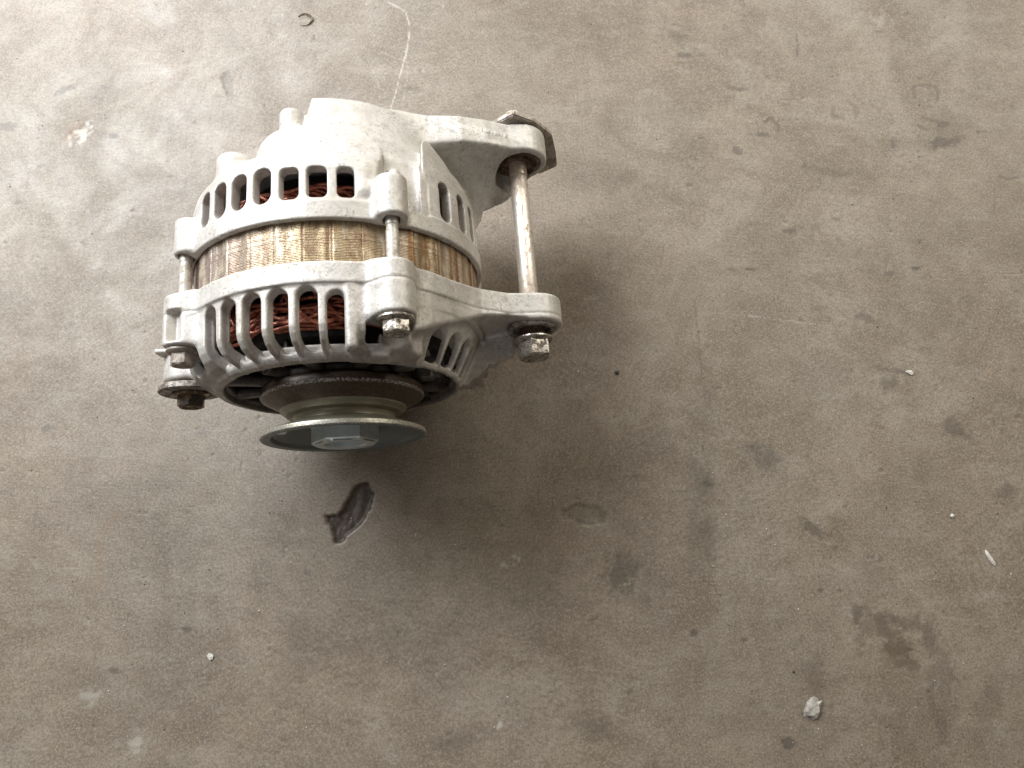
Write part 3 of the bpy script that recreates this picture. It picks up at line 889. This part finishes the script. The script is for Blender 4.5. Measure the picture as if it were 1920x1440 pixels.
# ------------------------------------------------------------------ floor
FW = np.array([0, math.sin(CAM_T), -math.cos(CAM_T)]); UP = np.array([0, math.cos(CAM_T), math.sin(CAM_T)])
def at(px, py):
    """floor point (mm) where a feature of the floor lies"""
    d = FW + np.array([1, 0, 0]) * (px - 960) / CAM_F - UP * (py - 720) / CAM_F
    k = -CAM[2] / d[2]
    P = CAM + k * d
    return P[0], P[1]
PXMM = 0.30                                              # mm per photo pixel on the floor, about

def build_floor():
    step = 0.8
    gx = np.arange(-262, 416, step); gy = np.arange(-246, 240, step)
    ext = np.array([25, 70, 160, 350, 800, 1800, 4000.])
    gx = np.concatenate([gx[0] - ext[::-1], gx, gx[-1] + ext]); gy = np.concatenate([gy[0] - ext[::-1], gy, gy[-1] + ext])
    X, Y = np.meshgrid(gx.astype(np.float32), gy.astype(np.float32), indexing='ij')
    Z = 0.9 * (fbm2(X, Y, 90, 3, 1) - 0.5) + 0.22 * (fbm2(X, Y, 14, 3, 2) - 0.5)
    nz = fbm2(X, Y, 5.0, 4, 3); nz2 = fbm2(X, Y, 1.9, 3, 4); nb = fbm2(X, Y, 22, 4, 6); nz3 = fbm2(X, Y, 2.6, 3, 31)
    stain = np.zeros_like(X); pale = np.zeros_like(X); rust = np.zeros_like(X); pit = np.zeros_like(X)
    def ell(px, py, w_, h_, rot=0.0, soft=0.35, rag=0.7):
        """ragged ellipse at photo pixel px,py, w_ x h_ pixels, rot degrees clockwise on the photo"""
        cx, cy = at(px, py)
        a = math.radians(-rot)
        u = (X - cx) * math.cos(a) + (Y - cy) * math.sin(a); v = -(X - cx) * math.sin(a) + (Y - cy) * math.cos(a)
        q = np.sqrt((u / (w_ * PXMM / 2)) ** 2 + (v / (h_ * PXMM / 2)) ** 2)
        q = q + rag * (nz - 0.5) * 1.6 + rag * (nz2 - 0.5) * 1.6
        return np.clip((1 - q) / (soft * 1.1) + 0.5, 0, 1)
    def line(pts, wid, soft=1.0, gaps=0.0):
        d = np.full(X.shape, 1e9, np.float32)
        P = [at(*p) for p in pts]
        for (ax, ay), (bx, by) in zip(P[:-1], P[1:]):
            ex, ey = bx - ax, by - ay
            t = np.clip(((X - ax) * ex + (Y - ay) * ey) / (ex * ex + ey * ey), 0, 1)
            d = np.minimum(d, np.hypot(X - ax - t * ex, Y - ay - t * ey))
        d = d + 0.8 * (nz - 0.5)
        m = np.clip((wid * PXMM / 2 - d) / (soft * 0.5) + 0.5, 0, 1)
        if gaps: m = m * np.clip((nz2 - gaps) * 6 + 0.5, 0, 1)
        return m
    def S(m, a=0.6):
        np.maximum(stain, np.minimum(m * a * 1.08, 0.80), out=stain)
    def PlL(m, a=0.7):
        np.maximum(pale, m * a * 0.85, out=pale)
    def Pl(m, a=0.7):
        np.maximum(pale, m * a * 0.85 * np.clip((nz3 - 0.36) * 4.5, 0, 1), out=pale)
    # the deep chip below the pulley
    def poly(pts, rag=1.0, soft=1.0):
        P = [at(*p) for p in pts]
        d = np.full(X.shape, 1e9, np.float32); ins = np.zeros(X.shape, bool)
        for (ax, ay), (bx, by) in zip(P, P[1:] + P[:1]):
            ex, ey = bx - ax, by - ay
            t = np.clip(((X - ax) * ex + (Y - ay) * ey) / (ex * ex + ey * ey), 0, 1)
            d = np.minimum(d, np.hypot(X - ax - t * ex, Y - ay - t * ey))
            ins ^= ((ay > Y) != (by > Y)) & (X < ex * (Y - ay) / (ey + 1e-9) + ax)
        d = np.where(ins, -d, d) + rag * ((nz - 0.5) * 1.6 + (nz2 - 0.5) * 1.6)
        return np.clip(0.5 - d / soft, 0, 1)
    c = poly([(672, 908), (689, 905), (701, 926), (694, 950), (681, 975), (661, 994), (637, 1019), (625, 1017), (620, 986), (611, 968), (631, 965), (646, 948), (659, 922)], 1.2, 1.3)
    Z -= 2.2 * c * (0.7 + 0.6 * nz) + 0.7 * c * (fbm2(X * 0.35 + Y * 0.2, Y * 0.35 - X, 1.5, 3, 21) - 0.5)
    np.maximum(rust, 0.35 * c * nz, out=rust)
    np.maximum(pit, np.clip(c * 1.3, 0, 0.97), out=pit)
    rim = line([(700, 935), (688, 968), (664, 996), (640, 1020)], 9, 2.4) * (1 - c)
    Pl(rim, 0.16)
    # shallow flakes and pits
    o = ell(1096, 964, 70, 32, 8, 0.25, 0.3); oi = ell(1096, 963, 58, 22, 8, 0.3, 0.3)
    S(np.clip(o - oi, 0, 1), 0.45); S(oi, 0.18); Z -= 0.5 * o; Pl(line([(1085, 972), (1104, 978), (1120, 976)], 3, 0.8, 0.4), 0.5)
    S(ell(1165, 1075, 44, 56, 10, 0.7, 0.9), 0.55); Pl(ell(1170, 1097, 20, 5, -10), 0.45)
    e = ell(425, 155, 20, 54, -18, 0.4, 0.6); S(e, 0.42); Z -= 0.5 * e
    e = ell(150, 250, 34, 62, 38, 0.4, 0.7); Pl(e, 0.65); Z -= 0.35 * e; S(ell(163, 232, 20, 12, -20), 0.5); rust[:] = np.maximum(rust, 0.5 * ell(138, 245, 22, 60, 35, 0.6, 0.8))
    S(ell(212, 256, 17, 15), 0.85)
    S(ell(123, 168, 40, 17, -30, 0.5), 0.55); S(ell(178, 182, 16, 9, -30), 0.5); S(ell(198, 163, 24, 8, 10), 0.4); S(ell(12, 236, 40, 18, 5), 0.45)
    S(ell(80, 309, 18, 9, -10), 0.45); S(ell(35, 378, 16, 12), 0.4); S(ell(770, 165, 34, 9, 2, 0.8), 0.45); S(ell(346, 352, 26, 34, 0, 0.9), 0.22)
    # pale scratches at the top
    PlL(line([(728, 3), (745, 12), (761, 22), (767, 45), (766, 75), (760, 105), (750, 140), (740, 180), (732, 204)], 2.4, 0.9, 0.24), 0.75)
    PlL(line([(696, 78), (712, 94), (730, 104), (752, 110), (764, 116)], 1.6, 0.8, 0.42), 0.5)
    PlL(line([(764, 118), (763, 150), (755, 196)], 1.8, 0.8, 0.45), 0.5)
    PlL(line([(698, 130), (706, 150), (714, 168)], 1.5, 0.8, 0.45), 0.45)
    PlL(line([(835, 2), (826, 24)], 1.4, 0.8, 0.4), 0.4)
    PlL(line([(560, 985), (640, 1100)], 1.2, 0.8, 0.5), 0.25)
    PlL(line([(1405, 592), (1530, 608)], 2.0, 0.9, 0.45), 0.35)
    # marks in the upper right
    S(ell(1266, 66, 50, 24, 40, 0.8), 0.38); S(ell(1288, 103, 26, 12, 5), 0.6); S(ell(1310, 103, 50, 5, -4, 0.8), 0.3)
    S(ell(1380, 165, 44, 8, 4), 0.5); S(ell(1381, 282, 24, 16, 10), 0.5); S(ell(1432, 252, 24, 10, 12), 0.5)
    S(line([(1434, 228), (1448, 219)], 7, 1.0), 0.5); S(line([(1450, 224), (1460, 236), (1460, 246)], 6, 1.0), 0.4); S(ell(1419, 229, 8, 8), 0.4)
    S(line([(1563, 200), (1562, 216), (1580, 221)], 9, 1.4), 0.32); S(line([(1592, 190), (1606, 200), (1606, 216)], 9, 1.4), 0.30)
    S(line([(1712, 166), (1716, 160), (1735, 158), (1752, 160), (1759, 172), (1757, 186)], 7, 1.4), 0.42); S(line([(1713, 166), (1716, 180)], 8, 1.2), 0.4)
    S(ell(1764, 268, 32, 24, 0), 0.5); S(ell(1788, 262, 40, 14, -12), 0.35); S(line([(1730, 220), (1750, 226), (1770, 230)], 7, 1.2), 0.42); S(ell(1768, 234, 24, 12, -10), 0.4)
    S(ell(1728, 238, 24, 8, 35), 0.4); S(ell(1674, 273, 8, 26, 4), 0.45); S(line([(1494, 62), (1495, 104)], 5, 1.0, 0.3), 0.55); S(ell(1480, 432, 22, 9, 0), 0.55); S(ell(1530, 425, 18, 16), 0.35)
    S(ell(1567, 410, 14, 6), 0.45); S(line([(1876, 330), (1890, 335), (1908, 332)], 5, 1.0), 0.5); S(ell(1845, 247, 34, 6), 0.35); S(line([(1864, 345), (1865, 402)], 3, 0.8, 0.3), 0.35)
    S(ell(1578, 56, 10, 8), 0.6); S(ell(1702, 24, 18, 8), 0.4); S(ell(1294, 346, 12, 7), 0.5); S(ell(1370, 505, 20, 6), 0.5); S(ell(1408, 505, 22, 7), 0.55)
    Pl(ell(1640, 34, 60, 36, 0, 0.9, 0.9), 0.30)
    # soft oily patches
    S(ell(1170, 340, 150, 60, 15, 1.2, 1.2) * np.clip(nz * 1.6 - 0.3, 0, 1), 0.55); S(ell(1270, 370, 80, 30, 10, 1.2, 1.0), 0.20); S(ell(310, 240, 44, 36, 0, 1.2, 1.0), 0.25)
    S(ell(1050, 30, 180, 70, 0, 1.4, 1.0), 0.12); S(ell(1560, 322, 110, 20, 12, 1.0, 0.9), 0.30)
    S(ell(1622, 597, 44, 16, 18, 0.6), 0.5); S(ell(1664, 718, 30, 30, 0, 0.9), 0.42); S(ell(1672, 694, 56, 8, 10, 0.7), 0.42); S(ell(1785, 802, 34, 30, 20, 0.6), 0.5); S(ell(1808, 815, 50, 10, 25, 0.8), 0.35)
    S(ell(1425, 856, 60, 36, 15, 0.9, 1.1), 0.45); S(ell(1330, 908, 28, 11, 20), 0.6); S(ell(1445, 872, 60, 20, 40, 1.0), 0.25); S(ell(1718, 503, 14, 8), 0.7); S(ell(1670, 512, 18, 12), 0.4)
    S(ell(1890, 925, 30, 26, 0, 1.0), 0.4); S(ell(1525, 992, 50, 18, 35, 0.6), 0.48); S(ell(1545, 1000, 40, 6, 15, 0.6), 0.42); S(ell(1650, 1047, 36, 10, 20), 0.35)
    S(ell(1538, 1107, 10, 7), 0.6); S(ell(1302, 1186, 14, 14), 0.65); S(ell(1394, 1200, 22, 6), 0.45); S(ell(1479, 1392, 18, 14, 10), 0.55); S(ell(1528, 1275, 26, 70, 3, 1.0, 0.8), 0.25)
    for (x_, y_, w_, h_, r_, a_) in ((1610, 1150, 18, 22, 10, .55), (1625, 1175, 26, 50, 15, .40), (1655, 1172, 20, 40, -15, .62), (1668, 1195, 20, 60, -10, .66), (1676, 1160, 16, 20, -20, .6), (1705, 1172, 40, 24, -10, .50), (1695, 1215, 30, 30, 0, .70),
                                     (1742, 1200, 26, 46, 10, .50), (1700, 1245, 56, 16, 4, .5), (1770, 1265, 40, 70, 10, .35), (1745, 1290, 14, 70, 3, .38), (1760, 1350, 20, 60, -8, .42), (1720, 1350, 120, 130, 0, .16), (1850, 1330, 30, 120, 25, .22)):
        S(ell(x_, y_, w_ * 1.15, h_ * 1.2, r_, 0.7, 0.9), a_ * 0.92)
    rust[:] = np.maximum(rust, 0.14 * ell(1690, 1210, 110, 110, 0, 1.4, 1.0))
    # the crack that wanders down the right of the middle
    S(line([(1302, 560), (1310, 640), (1316, 700), (1322, 770), (1318, 840), (1312, 900), (1306, 960), (1310, 1010), (1318, 1075), (1320, 1105), (1332, 1130), (1352, 1155)], 3.0, 1.2, 0.42), 0.38)
    S(line([(1302, 560), (1318, 740), (1310, 920), (1314, 1060)], 44, 9.0) * np.clip(nb * 2 - 0.55, 0, 1), 0.34)
    # faint marks in the lower left
    S(ell(215, 1257, 18, 10), 0.40); S(ell(350, 1180, 16, 8), 0.5); S(ell(88, 803, 22, 12, -10), 0.4); S(ell(378, 812, 24, 18, 0, 0.9), 0.3); S(ell(555, 1215, 60, 70, 0, 1.4, 1.0), 0.20); S(ell(575, 1075, 20, 12, 30), 0.35)
    rust[:] = np.maximum(rust, 0.35 * line([(222, 960), (190, 1010), (182, 1100)], 16, 4.0) * nb)
    rust[:] = np.maximum(rust, 0.22 * line([(20, 720), (90, 560), (150, 480)], 60, 16.0) * nb)
    S(line([(10, 880), (60, 640), (130, 470)], 60, 16.0) * np.clip(nb * 2 - 0.5, 0, 1), 0.16)
    Pl(ell(158, 1310, 44, 30, -30, 0.9, 0.8), 0.34); Pl(ell(258, 1395, 32, 36, 0, 0.8, 1.0), 0.40); Pl(ell(220, 1390, 24, 12, 20, 0.9), 0.15)
    Pl(ell(956, 1056, 32, 14, -25, 0.5, 1.0), 0.55); Pl(line([(812, 1118), (818, 1134)], 3, 0.9, 0.3), 0.6); Pl(ell(940, 1354, 8, 18, 25), 0.6); Pl(line([(1196, 1338), (1210, 1330)], 2, 0.8), 0.4)
    PlL(line([(320, 1078), (345, 1085), (358, 1095)], 1.4, 0.8, 0.4), 0.35); Pl(ell(600, 1320, 26, 5, -4, 0.6, 1.0), 0.5); S(ell(1110, 1360, 90, 30, 12, 1.0, 1.0), 0.30); S(ell(870, 1385, 80, 26, -20, 1.1, 1.0), 0.30); S(ell(980, 1090, 200, 70, 5, 1.6, 1.0), 0.14)
    # general wear
    stain += 0.10 * np.clip((nb - 0.52) * 5, 0, 1)
    sp = fbm2(X, Y, 3.1, 2, 12)
    pk = np.clip((sp - 0.845) * 14, 0, 1)
    stain += 0.34 * pk; Z -= 0.30 * pk
    sp = fbm2(X + 500, Y, 2.3, 2, 13)
    pale += 0.30 * np.clip((sp - 0.89) * 18, 0, 1)
    fade = ((X > -262) & (X < 416) & (Y > -246) & (Y < 240)).astype(np.float32)
    Z *= fade
    # keep the sheet just below what stands on it
    V = np.stack([X.ravel(), Y.ravel(), Z.ravel() - 0.25], 1)
    nx, ny = X.shape
    i, j = np.meshgrid(np.arange(nx - 1), np.arange(ny - 1), indexing='ij')
    b = (i * ny + j).ravel()
    F = np.stack([b, b + ny, b + ny + 1, b + 1], 1)
    me = mesh_from('floor', V * MM, F)
    for nm, arr in (('stain', stain), ('pale', pale), ('rust', rust), ('pit', pit)):
        at_ = me.attributes.new(nm, 'FLOAT', 'POINT')
        at_.data.foreach_set('value', np.clip(arr, 0, 1).astype(np.float32).ravel())
    o = link('floor', me, M_FLOOR)
    o['kind'] = 'structure'
    return X, Y, Z
FX, FY, FZ = build_floor()
def floor_z(x, y):
    i = int(np.argmin(np.abs(FX[:, 0] - x))); j = int(np.argmin(np.abs(FY[0] - y)))
    return float(FZ[i, j]) - 0.25

# ------------------------------------------------------------------ loose bits on the floor
def chip_mesh(name, w_, d_, h_, seed, sub=2, jag=0.28):
    r = random.Random(seed)
    bm = bmesh.new()
    bmesh.ops.create_icosphere(bm, subdivisions=sub, radius=1.0)
    for v in bm.verts:
        k = 1 + jag * (r.random() * 2 - 1)
        v.co = Vector((v.co.x * w_ / 2 * k, v.co.y * d_ / 2 * k, max(-0.25, v.co.z) * h_ * k)) * MM
    lo = min(v.co.z for v in bm.verts)
    for v in bm.verts: v.co.z -= lo
    me = bpy.data.meshes.new(name)
    bm.to_mesh(me); bm.free()
    return me
def chip(name, px, py, w_, d_, h_, rot, mat, label, cat, seed, sub=2, jag=0.28):
    x, y = at(px, py)
    o = link(name, chip_mesh(name, w_ * PXMM, d_ * PXMM, h_, seed, sub, jag), mat)
    o.location = (x * MM, y * MM, (floor_z(x, y) - 0.05) * MM)
    o.rotation_euler = (0, 0, math.radians(-rot))
    return thing(o, label, cat)
chip('mortar_chip', 1524, 1328, 34, 22, 1.5, -40, M_CHIPG, 'jagged pale mortar chip, the largest loose bit, at the lower right of the floor', 'chip', 5, 2, 0.38)
chip('paint_flake', 1706, 698, 15, 9, 0.8, 10, M_CHIPW, 'white paint flake at the end of a thin dark scuff right of the alternator', 'flake', 8, 1, 0.4)
chip('plastic_sliver', 1857, 1046, 29, 7, 0.8, 62, M_CHIPW, 'thin white sliver lying near the right edge of the floor', 'sliver', 13, 2, 0.10)
chip('cream_flake', 395, 1232, 14, 8, 0.8, 40, M_CHIPW, 'small cream flake alone on the lower left floor', 'flake', 15, 1, 0.4)
chip('round_crumb', 1785, 967, 8, 8, 0.9, 0, M_CHIPW, 'round white crumb above the white sliver on the right', 'crumb', 18, 1, 0.2)
chip('black_speck', 1157, 698, 9, 8, 0.9, 0, M_CHIPD, 'lone black speck of grit right of the pivot bolt head', 'grit', 21, 1, 0.3)
def swarf():
    bm = bmesh.new()
    n, hw = 26, 0.9
    x, y = at(572, 38)
    rows = []
    for i in range(n):
        t = i / (n - 1)
        a = math.radians(-60 + 290 * t)
        r_ = 4.2 + 0.5 * math.sin(7 * t)
        cx, cy = r_ * math.sin(a) * 1.05, r_ * math.cos(a) * 0.72
        tz = 0.45 + 0.35 * math.sin(9 * t)
        k = hw * (0.35 + math.sin(math.pi * min(1, t * 1.1 + 0.02)))
        out = Vector((math.sin(a), math.cos(a), 0))
        row = []
        for s, zz in ((-k * 0.5, 0.0), (0, 0.35), (k * 0.5, 0.9)):
            p = Vector((cx, cy, tz + zz)) + out * s
            row.append(bm.verts.new(p * MM))
        rows.append(row)
    for a_, b_ in zip(rows[:-1], rows[1:]):
        for k in range(2):
            bm.faces.new([a_[k], b_[k], b_[k + 1], a_[k + 1]])
    bmesh.ops.solidify(bm, geom=list(bm.faces), thickness=0.0003)
    for f in bm.faces: f.smooth = True
    me = bpy.data.meshes.new('metal_shaving')
    bm.to_mesh(me); bm.free()
    o = link('metal_shaving', me, M_SWARF)
    o.location = (x * MM, y * MM, floor_z(x, y) * MM)
    thing(o, 'curled thin metal shaving on the floor behind the alternator', 'shaving')
swarf()
def grit(name, n, mat, seed, smin, smax):
    """uncountable fine grit"""
    r = random.Random(seed)
    bm = bmesh.new()
    for q in range(n):
        px, py = r.uniform(5, 1915), r.uniform(5, 1435)
        x, y = at(px, py)
        if -75 < x < 105 and -50 < y < 75:
            continue
        s = r.uniform(smin, smax) * (1.8 if r.random() < 0.06 else 1)
        z = floor_z(x, y)
        m = Matrix.Translation(Vector((x, y, z + s * 0.15)) * MM) @ Matrix.Rotation(r.random() * 6.3, 4, 'Z') @ Matrix.Diagonal((s * MM, s * r.uniform(0.5, 1) * MM, s * 0.6 * MM, 1))
        bmesh.ops.create_icosphere(bm, subdivisions=1, radius=0.5, matrix=m)
    for v in bm.verts:
        v.co += Vector((r.uniform(-1, 1), r.uniform(-1, 1), 0)) * 0.00006
    me = bpy.data.meshes.new(name)
    bm.to_mesh(me); bm.free()
    o = link(name, me, mat)
    return o
g1 = grit('pale_grit', 800, M_CHIPW, 77, 0.22, 0.6)
thing(g1, 'pale sand grit scattered over the concrete floor', 'grit', kind='stuff')
g2 = grit('dark_grit', 220, M_CHIPD, 78, 0.3, 0.8)
thing(g2, 'dark grit specks scattered over the concrete floor', 'grit', kind='stuff')
